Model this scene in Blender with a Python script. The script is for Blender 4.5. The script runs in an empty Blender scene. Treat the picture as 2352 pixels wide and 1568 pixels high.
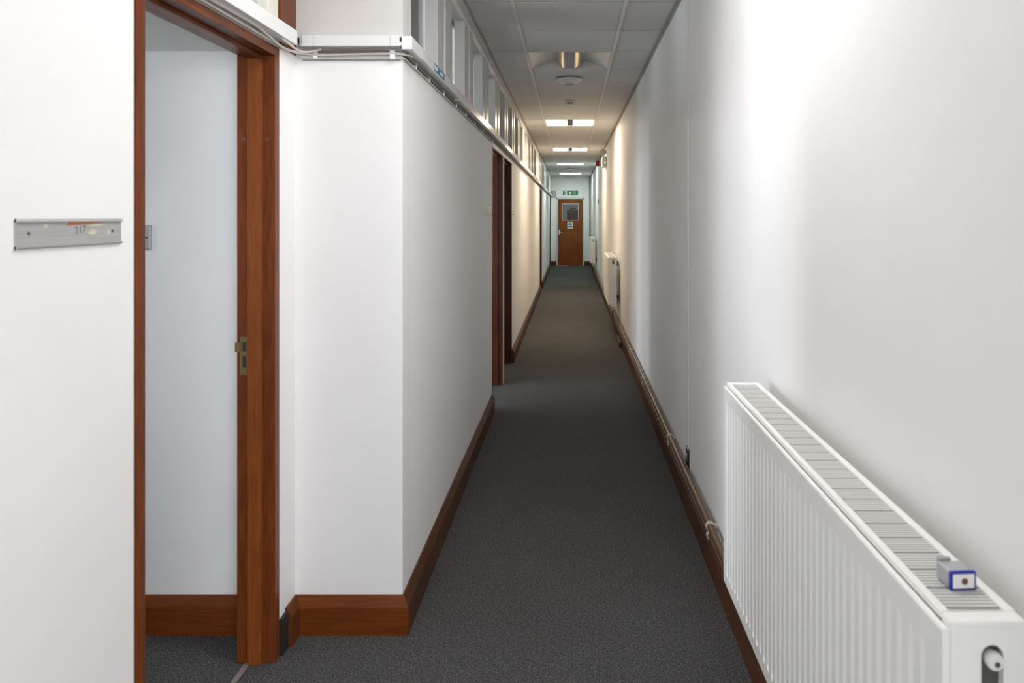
import bpy, bmesh, math, random
from mathutils import Vector, Matrix
random.seed(7)
SC = bpy.context.scene
COL = SC.collection

# ------------------------------------------------------------------ camera
cd = bpy.data.cameras.new('camera')
cam = bpy.data.objects.new('camera', cd); COL.objects.link(cam)
cam.location = (0, 0, 1.45)
cam.rotation_euler = (math.radians(90), 0, 0)
cd.sensor_width = 36.0; cd.sensor_fit = 'HORIZONTAL'
cd.lens = 1680.0 / 2352.0 * 36.0
cd.shift_x = -(1311 - 1176) / 2352.0
cd.shift_y = -(784 - 496) / 2352.0
cd.clip_start = 0.02; cd.clip_end = 100
cd.dof.use_dof = True; cd.dof.focus_distance = 7.0; cd.dof.aperture_fstop = 7.1
SC.camera = cam

# ------------------------------------------------------------------ view, world
SC.view_settings.view_transform = 'Standard'
try: SC.view_settings.look = 'None'
except Exception: pass
SC.view_settings.gamma = 1.0
SC.view_settings.use_curve_mapping = False
SC.view_settings.exposure = 0.10
W = bpy.data.worlds.new('sky'); SC.world = W; W.use_nodes = True
W.node_tree.nodes['Background'].inputs[0].default_value = (0.72, 0.84, 1.0, 1)
W.node_tree.nodes['Background'].inputs[1].default_value = 1.0
try:
    SC.cycles.max_bounces = 10; SC.cycles.diffuse_bounces = 6
    SC.cycles.sample_clamp_indirect = 6.0
except Exception: pass

# ------------------------------------------------------------------ daylight at the room windows, and fill light at added windows
def area(name, loc, aim, sx, sy, watts, col, spread=180):
    l = bpy.data.lights.new(name, 'AREA'); l.shape = 'RECTANGLE'; l.size = sx; l.size_y = sy
    l.energy = watts; l.color = col; l.spread = math.radians(spread)
    o = bpy.data.objects.new(name, l); COL.objects.link(o); o.location = loc
    o.rotation_euler = Vector(aim).to_track_quat('-Z', 'Y').to_euler()
    return o
area('fill_lobby_west', (-2.0, -3.34, 1.50), (0, 1, 0), 2.4, 1.6, 52, (0.95, 0.965, 1.0))  # unseen fill light added to brighten the right wall and radiator
area('fill_lobby_east', (1.75, -3.34, 1.50), (0, 1, 0), 2.1, 1.6, 146, (0.97, 0.975, 1.0))  # unseen fill light added to brighten the short wall and left wall
area('daylight_office', (-3.90, 0.98, 1.55), (1, 0.06, 0), 0.9, 1.5, 17, (0.86, 0.92, 1.0), 64)
area('daylight_room', (-3.90, 5.45, 1.5), (1, 0, 0), 1.0, 1.4, 40, (0.84, 0.91, 1.0))
area('fill_room_near', (-3.90, 3.65, 1.5), (1, 0, 0), 1.4, 1.4, 88, (0.88, 0.93, 1.0))  # added window light, brightens the corridor through the clerestory
area('daylight_store', (-3.90, 9.3, 1.5), (1, 0, 0), 1.6, 1.3, 20, (0.88, 0.93, 1.0))
area('daylight_far_room', (-3.90, 17.5, 1.5), (1, 0, 0), 1.6, 1.3, 16, (0.86, 0.95, 1.0))

# ------------------------------------------------------------------ materials
def new_mat(name):
    m = bpy.data.materials.new(name); m.use_nodes = True
    nt = m.node_tree; b = nt.nodes['Principled BSDF']
    return m, nt, b
def N(nt, t, **kw):
    n = nt.nodes.new(t)
    for k, v in kw.items(): setattr(n, k, v)
    return n
def coords(nt, scale=(1, 1, 1)):
    tc = N(nt, 'ShaderNodeTexCoord'); mp = N(nt, 'ShaderNodeMapping')
    mp.inputs['Scale'].default_value = scale
    geo = N(nt, 'ShaderNodeNewGeometry')
    nt.links.new(geo.outputs['Position'], mp.inputs['Vector'])
    return mp.outputs['Vector']
def noise(nt, vec, scale, detail=4, rough=0.55):
    n = N(nt, 'ShaderNodeTexNoise'); n.inputs['Scale'].default_value = scale
    n.inputs['Detail'].default_value = detail; n.inputs['Roughness'].default_value = rough
    nt.links.new(vec, n.inputs['Vector']); return n.outputs['Fac']
def ramp(nt, fac, stops):
    r = N(nt, 'ShaderNodeValToRGB'); e = r.color_ramp.elements
    e[0].position = stops[0][0]; e[0].color = (*stops[0][1], 1)
    e[1].position = stops[-1][0]; e[1].color = (*stops[-1][1], 1)
    for p, c in stops[1:-1]:
        x = e.new(p); x.color = (*c, 1)
    nt.links.new(fac, r.inputs['Fac']); return r.outputs['Color']
def bump(nt, b, fac, strength, dist=0.002):
    n = N(nt, 'ShaderNodeBump'); n.inputs['Strength'].default_value = strength
    n.inputs['Distance'].default_value = dist
    nt.links.new(fac, n.inputs['Height']); nt.links.new(n.outputs['Normal'], b.inputs['Normal'])
def spec(b, v):
    if 'Specular IOR Level' in b.inputs: b.inputs['Specular IOR Level'].default_value = v
M = {}
def paint(key, col, rough=0.55, var=0.05, bstr=0.15, bscale=60, stain=None):
    m, nt, b = new_mat(key); v = coords(nt)
    f = noise(nt, v, 2.2, 6)
    lo = tuple(c * (1 - var) for c in col); hi = tuple(min(1, c * (1 + var * 0.5)) for c in col)
    cc = ramp(nt, f, [(0.3, lo), (0.7, hi)])
    if stain:
        f2 = noise(nt, v, 5.0, 8, 0.7)
        mx = N(nt, 'ShaderNodeMixRGB'); mx.blend_type = 'MULTIPLY'
        nt.links.new(cc, mx.inputs['Color1'])
        nt.links.new(ramp(nt, f2, [(0.62, (1, 1, 1)), (0.80, stain)]), mx.inputs['Color2'])
        mx.inputs['Fac'].default_value = 1.0; cc = mx.outputs['Color']
    nt.links.new(cc, b.inputs['Base Color'])
    b.inputs['Roughness'].default_value = rough; spec(b, 0.3)
    if bstr: bump(nt, b, noise(nt, v, bscale, 5), bstr, 0.0015)
    M[key] = m; return m
def flat(key, col, rough=0.5, metal=0.0, sp=0.5):
    m, nt, b = new_mat(key); v = coords(nt)
    f = noise(nt, v, 25, 3)
    nt.links.new(ramp(nt, f, [(0.25, tuple(c * 0.94 for c in col)), (0.75, col)]), b.inputs['Base Color'])
    b.inputs['Roughness'].default_value = rough; b.inputs['Metallic'].default_value = metal; spec(b, sp)
    M[key] = m; return m
def wood(key, sc, dark, light, rough=0.34):
    m, nt, b = new_mat(key); v = coords(nt, sc)
    f = noise(nt, v, 9, 8, 0.62)
    f2 = noise(nt, coords(nt), 1.6, 3)
    c1 = ramp(nt, f, [(0.32, dark), (0.52, tuple((a + c) / 2 for a, c in zip(dark, light))), (0.70, light)])
    mx = N(nt, 'ShaderNodeMixRGB'); mx.blend_type = 'MULTIPLY'; mx.inputs['Fac'].default_value = 1
    nt.links.new(c1, mx.inputs['Color1'])
    nt.links.new(ramp(nt, f2, [(0.3, (0.72, 0.70, 0.68)), (0.7, (1, 1, 1))]), mx.inputs['Color2'])
    nt.links.new(mx.outputs['Color'], b.inputs['Base Color'])
    b.inputs['Roughness'].default_value = rough; spec(b, 0.22)
    bump(nt, b, f, 0.12, 0.001)
    M[key] = m; return m
def emit(key, col, strength):
    m, nt, b = new_mat(key)
    b.inputs['Base Color'].default_value = (0.8, 0.8, 0.8, 1)
    b.inputs['Emission Color'].default_value = (*col, 1)
    b.inputs['Emission Strength'].default_value = strength
    M[key] = m; return m

paint('wall_paint', (0.84, 0.835, 0.83), 0.6, 0.03, 0.25, 45)
paint('wall_paint_stained', (0.87, 0.855, 0.84), 0.6, 0.03, 0.25, 45, (0.93, 0.915, 0.89))
paint('upper_plaster', (0.60, 0.585, 0.56), 0.65, 0.07, 0.2, 30, (0.90, 0.88, 0.84))
paint('frame_white', (0.63, 0.62, 0.595), 0.30, 0.03, 0.0)
paint('frame_cream', (0.74, 0.70, 0.62), 0.35, 0.03, 0.0)
paint('tile', (0.70, 0.69, 0.67), 0.85, 0.04, 0.35, 220)
paint('tee', (0.80, 0.76, 0.70), 0.45, 0.03, 0.0)
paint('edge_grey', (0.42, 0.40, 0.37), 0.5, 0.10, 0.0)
paint('pvc', (0.73, 0.735, 0.73), 0.22, 0.02, 0.0)
paint('cable_grey', (0.56, 0.53, 0.48), 0.45, 0.05, 0.0)
paint('cable_brown', (0.20, 0.17, 0.14), 0.5, 0.1, 0.0)
paint('radiator', (0.88, 0.88, 0.85), 0.28, 0.01, 0.0)
paint('radiator_grille', (0.66, 0.66, 0.63), 0.35, 0.03, 0.0)
wood('wood_upright', (14, 14, 0.9), (0.115, 0.027, 0.0065), (0.215, 0.056, 0.013))
wood('wood_stop', (14, 14, 0.9), (0.175, 0.047, 0.0095), (0.275, 0.078, 0.016))
wood('wood_dark', (14, 14, 0.9), (0.045, 0.011, 0.004), (0.115, 0.030, 0.010))
wood('wood_along_y', (14, 0.9, 14), (0.075, 0.019, 0.006), (0.20, 0.057, 0.016))
wood('wood_along_x', (0.9, 14, 14), (0.125, 0.031, 0.005), (0.215, 0.055, 0.009))
wood('door_veneer', (9, 9, 0.6), (0.17, 0.045, 0.010), (0.32, 0.098, 0.022), 0.4)
wood('skirting_brown', (14, 0.7, 14), (0.060, 0.020, 0.008), (0.135, 0.050, 0.020), 0.36)
paint('pipe_brown', (0.115, 0.062, 0.034), 0.36, 0.15, 0.0)
flat('feed_dark', (0.045, 0.022, 0.013), 0.4)
flat('pipe_clip', (0.58, 0.49, 0.42), 0.45)
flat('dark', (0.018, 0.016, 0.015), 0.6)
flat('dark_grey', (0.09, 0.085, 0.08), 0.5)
flat('black_gloss', (0.02, 0.02, 0.02), 0.25)
flat('grey_plastic', (0.40, 0.41, 0.40), 0.45)
flat('white_plastic', (0.80, 0.80, 0.78), 0.35)
flat('lens_frost', (0.58, 0.57, 0.60), 0.3)
flat('red_plastic', (0.34, 0.012, 0.015), 0.35)
flat('chrome', (0.75, 0.75, 0.76), 0.12, 1.0)
flat('louvre_silver', (0.86, 0.86, 0.88), 0.25, 0.7)
flat('steel', (0.52, 0.52, 0.53), 0.38, 1.0)
flat('brass_reflector', (0.80, 0.68, 0.45), 0.18, 1.0)
flat('old_brass', (0.26, 0.19, 0.085), 0.42, 0.85)
flat('sign_green', (0.012, 0.16, 0.065), 0.4)
flat('sign_white', (0.74, 0.80, 0.76), 0.4)
flat('sign_blue', (0.012, 0.035, 0.13), 0.4)
flat('sticker_blue', (0.03, 0.20, 0.42), 0.35)
flat('blue_plastic', (0.015, 0.02, 0.30), 0.35)
flat('silver_case', (0.50, 0.52, 0.53), 0.35, 0.6)
flat('copper_hole', (0.16, 0.05, 0.03), 0.5)
flat('pencil', (0.17, 0.165, 0.16), 0.6)
flat('tape_orange', (0.46, 0.20, 0.09), 0.55)
flat('glue_cream', (0.60, 0.55, 0.42), 0.6)
flat('threshold', (0.30, 0.27, 0.25), 0.4, 0.3)
flat('sky_panel', (0.6, 0.6, 0.6), 0.6)
emit('led_green', (0.3, 1.0, 0.45), 6.0)
emit('tube_warm', (1.0, 0.82, 0.60), 30.0)
emit('tube_white', (1.0, 0.985, 0.98), 16.8)
emit('tube_cool', (0.84, 1.0, 0.95), 16.0)
# carpet
m, nt, b = new_mat('carpet'); v = coords(nt)
f = noise(nt, v, 230, 3, 0.75); f2 = noise(nt, v, 110, 4, 0.65); f3 = noise(nt, v, 1.1, 4)
mx = N(nt, 'ShaderNodeMixRGB'); mx.blend_type = 'MIX'; mx.inputs['Fac'].default_value = 0.28
nt.links.new(f, mx.inputs['Color1']); nt.links.new(f2, mx.inputs['Color2'])
c1 = ramp(nt, mx.outputs['Color'], [(0.37, (0.021, 0.021, 0.021)), (0.50, (0.070, 0.069, 0.069)), (0.63, (0.200, 0.198, 0.197))])
m2 = N(nt, 'ShaderNodeMixRGB'); m2.blend_type = 'MULTIPLY'; m2.inputs['Fac'].default_value = 1
nt.links.new(c1, m2.inputs['Color1']); nt.links.new(ramp(nt, f3, [(0.3, (0.85, 0.84, 0.83)), (0.7, (1, 1, 1))]), m2.inputs['Color2'])
nt.links.new(m2.outputs['Color'], b.inputs['Base Color']); b.inputs['Roughness'].default_value = 0.95; spec(b, 0.1)
bump(nt, b, mx.outputs['Color'], 0.6, 0.004); M['carpet'] = m
# brushed aluminium name plate
m, nt, b = new_mat('aluminium'); v = coords(nt, (200, 2, 200))
nt.links.new(ramp(nt, noise(nt, v, 3, 4), [(0.3, (0.40, 0.395, 0.385)), (0.7, (0.47, 0.465, 0.455))]), b.inputs['Base Color'])
b.inputs['Metallic'].default_value = 0.35; b.inputs['Roughness'].default_value = 0.5; M['aluminium'] = m
# window glass: thin pane, part see-through, part mirror
m, nt, b = new_mat('glass'); nt.nodes.remove(b)
out = nt.nodes['Material Output']; tr = N(nt, 'ShaderNodeBsdfTransparent'); gl = N(nt, 'ShaderNodeBsdfGlossy')
tr.inputs['Color'].default_value = (0.66, 0.68, 0.67, 1); gl.inputs['Roughness'].default_value = 0.03
fr = N(nt, 'ShaderNodeFresnel'); fr.inputs['IOR'].default_value = 1.5
ms = N(nt, 'ShaderNodeMixShader'); nt.links.new(fr.outputs[0], ms.inputs[0])
nt.links.new(tr.outputs[0], ms.inputs[1]); nt.links.new(gl.outputs[0], ms.inputs[2]); nt.links.new(ms.outputs[0], out.inputs[0])
M['glass'] = m

# ------------------------------------------------------------------ mesh helpers
class MB:
    def __init__(s): s.bm = bmesh.new()
    def box(s, x0, x1, y0, y1, z0, z1, bev=0.0, seg=2):
        r = bmesh.ops.create_cube(s.bm, size=1.0, matrix=Matrix.Translation(((x0+x1)/2, (y0+y1)/2, (z0+z1)/2)) @ Matrix.Diagonal((abs(x1-x0), abs(y1-y0), abs(z1-z0), 1)))
        if bev:
            es = list({e for v in r['verts'] for e in v.link_edges})
            bmesh.ops.bevel(s.bm, geom=es, offset=bev, segments=seg, affect='EDGES', profile=0.5)
        return s
    def faces(s, vs, fs):
        bv = [s.bm.verts.new(v) for v in vs]
        for f in fs:
            try: s.bm.faces.new([bv[i] for i in f])
            except ValueError: pass
        return s
    def prism(s, poly, axis, a, b_):
        # poly: 2-D points in the plane across `axis`; (x,z) for 'y', (y,z) for 'x', (x,y) for 'z'
        def P(p, t): return {'y': (p[0], t, p[1]), 'x': (t, p[0], p[1]), 'z': (p[0], p[1], t)}[axis]
        n = len(poly)
        s.faces([P(p, a) for p in poly] + [P(p, b_) for p in poly],
                [tuple(range(n)), tuple(range(n, 2*n))] + [(i, (i+1) % n, n+(i+1) % n, n+i) for i in range(n)])
        return s
    def tube(s, path, r, n=8, cap=True):
        path = [Vector(p) for p in path]; rings = []
        up = None
        for i, p in enumerate(path):
            d = (path[min(i+1, len(path)-1)] - path[max(i-1, 0)]).normalized()
            if up is None: up = Vector((0, 0, 1)) if abs(d.z) < 0.9 else Vector((1, 0, 0))
            a = d.cross(up).normalized(); u = a.cross(d).normalized(); up = u
            rr = r[i] if isinstance(r, (list, tuple)) else r
            rings.append([p + a*rr*math.cos(t*2*math.pi/n) + u*rr*math.sin(t*2*math.pi/n) for t in range(n)])
        vs = [v for q in rings for v in q]; fs = []
        for i in range(len(path)-1):
            for t in range(n):
                fs.append((i*n+t, i*n+(t+1) % n, (i+1)*n+(t+1) % n, (i+1)*n+t))
        if cap: fs += [tuple(range(n)), tuple(range((len(path)-1)*n, len(path)*n))]
        return s.faces(vs, fs)
    def lathe(s, prof, c, axis='z', n=24):
        # prof: (radius, offset along axis)
        vs = []; fs = []; c = Vector(c)
        for (r, h) in prof:
            for t in range(n):
                a = t*2*math.pi/n; u, w = r*math.cos(a), r*math.sin(a)
                vs.append(c + Vector({'z': (u, w, h), 'y': (u, h, w), 'x': (h, u, w)}[axis]))
        for i in range(len(prof)-1):
            for t in range(n): fs.append((i*n+t, i*n+(t+1) % n, (i+1)*n+(t+1) % n, (i+1)*n+t))
        fs += [tuple(range(n)), tuple(range((len(prof)-1)*n, len(prof)*n))]
        return s.faces(vs, fs)
    def mesh(s, name, mat, smooth=False):
        bmesh.ops.recalc_face_normals(s.bm, faces=s.bm.faces)
        me = bpy.data.meshes.new(name); s.bm.to_mesh(me); s.bm.free()
        me.materials.append(M[mat] if isinstance(mat, str) else mat)
        if smooth:
            for p in me.polygons: p.use_smooth = True
            try: me.set_sharp_from_angle(angle=math.radians(40))
            except Exception: pass
        return me
    def build(s, name, mat, parent=None, smooth=False, at=None):
        o = bpy.data.objects.new(name, s.mesh(name, mat, smooth)); COL.objects.link(o)
        if at is not None: o.location = at
        if parent is not None: o.parent = parent
        return o
def tag(o, label=None, cat=None, group=None, kind=None):
    if label: o['label'] = label
    if cat: o['category'] = cat
    if group: o['group'] = group
    if kind: o['kind'] = kind
    return o
def empty(name, label, cat, loc=(0, 0, 0), group=None, kind=None):
    o = bpy.data.objects.new(name, None); COL.objects.link(o); o.location = loc; o.empty_display_size = 0.05
    return tag(o, label, cat, group, kind)
def inst(me, name, parent, loc=(0, 0, 0), rot=None):
    o = bpy.data.objects.new(name, me); COL.objects.link(o); o.parent = parent; o.location = loc
    if rot: o.rotation_euler = rot
    return o
def text(name, body, size, mat, parent, loc, rot, depth=0.0004, align='CENTER'):
    c = bpy.data.curves.new(name, 'FONT'); c.body = body; c.size = size; c.extrude = depth
    c.align_x = align; c.align_y = 'CENTER'
    t = bpy.data.objects.new(name, c); COL.objects.link(t)
    bpy.context.view_layer.update()
    me = bpy.data.meshes.new_from_object(t.evaluated_get(bpy.context.evaluated_depsgraph_get()))
    bpy.data.objects.remove(t); me.materials.clear(); me.materials.append(M[mat])
    o = bpy.data.objects.new(name, me); COL.objects.link(o); o.parent = parent; o.location = loc; o.rotation_euler = rot
    return o

# ------------------------------------------------------------------ main dimensions (metres)
XR, XL, XF = 0.590, -0.587, -0.962      # right wall, corridor left wall, foreground left wall
YS, YE, YB = 2.553, 21.40, -3.40        # stub wall, end wall, wall behind
HC = 2.618                              # suspended ceiling
WT = 0.118                              # partition thickness
ZP = 2.005                              # top of the solid partition
XO = -4.0                               # outer wall of the rooms
def struct(o, label, cat): return tag(o, label, cat, kind='structure')

# ------------------------------------------------------------------ floor
fl = MB().box(XO-0.2, 3.2, YB-0.2, YE, -0.12, -0.012).build('floor', 'dark_grey')
struct(fl, 'dark grey flecked carpet floor running down the corridor', 'floor')
def carpet(x0, x1, y0, y1, dz=0.0):
    MB().box(x0, x1, y0, y1, -0.0118, dz).build('carpet_section', 'carpet', fl)
carpet(-1.046, XR, YB, 7.058); carpet(-1.046, XR, 7.062, 14.248, -0.0004); carpet(-1.046, XR, 14.252, YE)
carpet(XO, -1.050, YB, YE); carpet(XR, 3.0, YB, -0.15)

# ------------------------------------------------------------------ walls
def wall(name, boxes, label, mat='wall_paint'):
    mb = MB()
    for bx in boxes: mb.box(*bx)
    return struct(mb.build(name, mat), label, 'wall')
wall('wall_right', [(XR, XR+0.15, -0.15, YE, 0, 2.80)], 'long off-white plaster wall along the right side of the corridor', 'wall_paint_stained')  # unseen near end set to keep lobby light off the radiator end
D1 = (1.650, 2.372)                     # opening of the nearest doorway
wall('wall_left_near', [(XF-WT, XF, 0.36, D1[0]-0.040, 0, 2.80), (XF-WT, XF, D1[1]+0.040, YS, 0, ZP),
                        (XF-WT, XF, D1[0]-0.040, YS, 2.560, 2.80)],
     'white wall in the left foreground with the open doorway')
wall('wall_front', [(XO, XL, YS, YS+WT, 0, ZP+0.02)], 'short white wall facing the camera left of the corridor', 'wall_paint')
wall('wall_front_upper', [(XO, XL, YS+0.002, YS+WT, ZP+0.02, 2.80)], 'cream patchy plaster above the trunking on the short wall', 'upper_plaster')
DOORS = [(5.48, 6.28), (6.405, 7.215), (13.90, 14.68), (20.32, 21.08)]
J = 0.036
segs = []; y = YS + WT
for a, c in DOORS:
    segs.append((XL-WT, XL, y, a-J, 0, ZP)); y = c + J
segs.append((XL-WT, XL, y, YE, 0, ZP))
segs = [q for q in segs if q[3]-q[2] > 0.005]
wall('wall_left', segs + [(XL-WT, XL, YS+WT, YE, ZP, ZP+0.018)], 'off-white partition along the left side of the corridor', 'wall_paint_stained')
wall('wall_end', [(-0.75, -0.395, YE, YE+0.12, 0, 2.80), (0.370, XR+0.15, YE, YE+0.12, 0, 2.80), (-0.395, 0.370, YE, YE+0.12, 1.985, 2.80)],
     'pale wall at the far end of the corridor around the brown door')
wall('wall_added_behind', [(XO, -3.2, YB-0.15, YB, 0, 2.8), (-0.8, 0.7, YB-0.15, YB, 0, 2.8), (2.8, 3.15, YB-0.15, YB, 0, 2.8), (-3.2, -0.8, YB-0.15, YB, 0, 0.70), (-3.2, -0.8, YB-0.15, YB, 2.32, 2.8),
                    (0.7, 2.8, YB-0.15, YB, 0, 0.70), (0.7, 2.8, YB-0.15, YB, 2.32, 2.8)], 'white wall of the added lobby behind the camera with two windows')  # unseen lobby, opened up here to let fill light in
wall('wall_added_lobby_right', [(3.0, 3.15, YB, 0.0, 0, 2.8), (XR+0.15, 3.0, -0.15, 0.0, 0, 2.8)], 'white walls of the added lobby to the right behind the camera')
WIN = [(0.45, 1.52), (2.9, 4.4), (4.9, 6.0), (8.4, 10.2), (16.6, 18.4)]
ob = []; y = YB - 0.15
for a, c in WIN:
    ob.append((XO-0.15, XO, y, a, 0, 2.8)); ob.append((XO-0.15, XO, a, c, 0, 0.70)); ob.append((XO-0.15, XO, a, c, 2.35, 2.8)); y = c
ob.append((XO-0.15, XO, y, YE+0.12, 0, 2.8))
wall('wall_outer', ob, 'outer wall of the side rooms with windows')
wall('wall_partition', [(XO, XL-WT, 6.315, 6.37, 0, 2.62), (XO, XL-WT, 12.0, 12.1, 0, 2.62), (XO, XL-WT, YE, YE+0.12, 0, 2.8), (XO, XF-WT, 0.36, 0.44, 0, 2.8)],
     'white cross walls between the rooms on the left')

# ------------------------------------------------------------------ ceiling: slab, grid, every tile
ce = MB().box(XO-0.15, 3.15, YB-0.15, YE+0.12, 2.80, 2.90).box(XO, XL-WT, YS+WT, YE, 2.62, 2.64).box(XO, XF-WT, 0.44, YS, 2.62, 2.64).box(XO, 3.0, YB, 0.36, 2.63, 2.65).build('ceiling', 'tile')
struct(ce, 'grey-white suspended tile ceiling over the corridor', 'ceiling')
XA, XC = -0.320, 0.301                  # centre lines of the two long tee bars
PIT, Y0 = 0.610, 4.000
rows = range(-6, 29)
LUM = {-4: 'white', 2: 'unlit', 8: 'warm', 14: 'warm', 20: 'cool', 26: 'cool'}
meT = {}
def tile(x0, x1, y0, y1, k):
    key = (round(x1-x0, 3), round(y1-y0, 3))
    if key not in meT:
        meT[key] = MB().box(-key[0]/2, key[0]/2, -key[1]/2, key[1]/2, 0, 0.014, 0.0018, 1).mesh('ceiling_tile', 'tile')
    o = inst(meT[key], 'ceiling_tile', ce, ((x0+x1)/2, (y0+y1)/2, HC + 0.0015 + random.uniform(0, 0.0025)))
    o.rotation_euler = (random.uniform(-0.002, 0.002), random.uniform(-0.003, 0.003), 0)
for k in rows:
    ya = Y0 + k*PIT; yb = min(ya + PIT, YE)
    if yb - ya < 0.1: continue
    g = 0.0052
    if k > rows[0]: MB().box((XL if ya > YS-0.1 else XF)+0.016, XR-0.016, ya-0.0050, ya+0.0050, HC+0.0035, HC+0.0050).build('joint_shade', 'edge_grey', ce)  # dark strip standing in for the shade inside the tile joint
    left = XL if ya > YS-0.1 else XF
    tile(left+0.016, XA-0.011, ya+g, yb-g, k)
    if k not in LUM: tile(XA+0.011, XC-0.011, ya+g, yb-g, k)
    tile(XC+0.011, XR-0.016, ya+g, yb-g, k)
for xc in (XA, XC):
    for y in range(0, 8):
        a = 0.36 + y*3.0; c = min(a+2.998, YE)
        MB().box(xc-0.012, xc+0.012, a, c, HC-0.0025, HC+0.0008).build('tee_bar', 'tee', ce)
yy = 0.5
for n_, c in ((0, 3.2), (1, 6.1), (2, 9.1), (3, 12.2), (4, 15.2), (5, YE)):
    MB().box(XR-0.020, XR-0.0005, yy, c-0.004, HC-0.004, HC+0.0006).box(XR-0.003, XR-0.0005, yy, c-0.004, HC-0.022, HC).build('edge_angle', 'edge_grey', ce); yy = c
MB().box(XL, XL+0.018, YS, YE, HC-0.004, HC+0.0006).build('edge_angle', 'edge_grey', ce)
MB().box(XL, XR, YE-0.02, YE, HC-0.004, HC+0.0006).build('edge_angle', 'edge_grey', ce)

# ------------------------------------------------------------------ luminaires (recessed, vaulted wings and louvred basket)
def luminaire(k, state, label):
    ya = Y0 + k*PIT + 0.004; L = PIT - 0.008; xm = (XA+XC)/2; hw = (XC-XA)/2 - 0.012
    r = empty('ceiling_luminaire', label, 'light', (xm, ya, HC), 'recessed square lights along the ceiling')
    lit = state != 'unlit'
    wing = {'unlit': 'frame_white', 'warm': 'tube_warm', 'white': 'tube_white', 'cool': 'tube_cool'}[state]
    if state == 'cool':
        MB().box(-hw+0.012, hw-0.012, 0.012, L-0.012, 0.006, 0.012).build('diffuser', wing, r)
    else:
        for sg in (-1, 1):
            pts = []
            for i in range(13):
                t = i/12*math.pi/2
                pts.append((sg*(hw - (hw-0.085)*i/12), 0.003 + 0.070*math.sin(t)))
            pts = pts + [(p[0], p[1]+0.004) for p in reversed(pts)]
            MB().prism(pts, 'y', 0.006, L-0.006).build('vault_wing', wing, r, True)
            prof = []
            for i in range(9):
                t = i/8*math.pi/2
                prof.append((sg*(0.036 + 0.062*math.cos(t)), 0.070 - 0.066*math.sin(t)))
            prof = prof + [(p[0]-sg*0.002, p[1]+0.003) for p in reversed(prof)]
            MB().prism(prof, 'y', 0.01, L-0.01).build('curved_reflector', 'brass_reflector' if not lit else wing, r, True)
        lv = MB()
        for i in range(19): lv.box(-0.034, 0.034, 0.02+i*(L-0.04)/18, 0.02+i*(L-0.04)/18+0.007, 0.003, 0.034)
        lv.box(-0.036, -0.033, 0.01, L-0.01, 0.002, 0.06).box(0.033, 0.036, 0.01, L-0.01, 0.002, 0.06)
        tag(lv.build('louvre', 'louvre_silver' if not lit else 'steel', r), kind='stuff')
        MB().box(-0.033, 0.033, 0.01, L-0.01, 0.052, 0.056).build('lamp_tray', 'steel', r)
    fr = MB()
    fr.box(-hw-0.002, hw+0.002, 0, 0.005, 0, 0.10).box(-hw-0.002, hw+0.002, L-0.005, L, 0, 0.10)
    fr.box(-hw-0.002, -hw+0.003, 0, L, 0, 0.10).box(hw-0.003, hw+0.002, 0, L, 0, 0.10).box(-hw, hw, 0, L, 0.10, 0.103)
    fr.build('housing', 'frame_white', r)
LL = {-4: 'neutral white lit ceiling light above the near doorway, over the foreground', 2: 'unlit recessed ceiling light with curved wings and louvred metal basket', 8: 'nearest lit warm ceiling light with a grey louvre strip across its middle',
      14: 'second lit warm ceiling light, beyond the smoke detector, split by a louvre strip', 20: 'cool white lit ceiling panel, the nearer of the two far ones',
      26: 'cool white lit ceiling panel closest to the end wall'}
for k, s_ in LUM.items(): luminaire(k, s_, LL[k])

# ------------------------------------------------------------------ skirting boards
SK = [(0, 0), (0.0255, 0), (0.0255, 0.096), (0.0235, 0.103), (0.009, 0.126), (0.007, 0.130), (0, 0.130)]
def skirt_mesh(mb, p0, p1, n, m0=0, m1=0, prof=SK):
    p0 = Vector((*p0, 0)); p1 = Vector((*p1, 0)); n = Vector((*n, 0)); d = (p1-p0).normalized()
    k = len(prof)
    a = [p0 + n*t + Vector((0, 0, z)) - d*(m0*t) for t, z in prof]
    c = [p1 + n*t + Vector((0, 0, z)) + d*(m1*t) for t, z in prof]
    mb.faces(a + c, [tuple(range(k)), tuple(range(k, 2*k))] + [(i, (i+1) % k, k+(i+1) % k, k+i) for i in range(k)])
def skirting(name, runs, label, mat):
    mb = MB()
    for r_ in runs: skirt_mesh(mb, *r_)
    return struct(mb.build(name, mat), label, 'baseboard')
e_ = empty('baseboard_left', 'reddish brown skirting board wrapping the short wall and the corner', 'baseboard', (XL, YS, 0), kind='structure')
def sk_child(run, mat):
    mb = MB(); skirt_mesh(mb, *run); o = mb.build('skirting_board', mat, e_); o.location = -Vector((XL, YS, 0)); return o
sk_child(((XF, 2.462), (XF, YS), (1, 0), 0, -1), 'wood_along_y')
sk_child(((XF, YS), (XL, YS), (0, -1), -1, 1), 'wood_along_x')
sk_child(((XL, YS), (XL, DOORS[0][0]-J-0.03), (1, 0), 1, 0), 'skirting_brown')
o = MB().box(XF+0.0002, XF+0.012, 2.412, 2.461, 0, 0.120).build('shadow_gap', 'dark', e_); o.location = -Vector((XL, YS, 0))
skirting('baseboard_left_middle', [((XL, DOORS[1][1]+J), (XL, DOORS[2][0]-J), (1, 0))], 'brown skirting board on the left between the paired doorways and the third doorway', 'skirting_brown')
skirting('baseboard_left_far', [((XL, DOORS[2][1]+J), (XL, DOORS[3][0]-J), (1, 0))], 'brown skirting board on the left near the far end', 'skirting_brown')
skirting('baseboard_right', [((XR, -0.15), (XR, YE), (-1, 0))], 'dark brown skirting board along the right wall below the pipes', 'skirting_brown')
skirting('baseboard_end', [((XL, YE), (-0.42, YE), (0, -1)), ((0.395, YE), (XR, YE), (0, -1))], 'dark brown skirting either side of the end door', 'skirting_brown')
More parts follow.
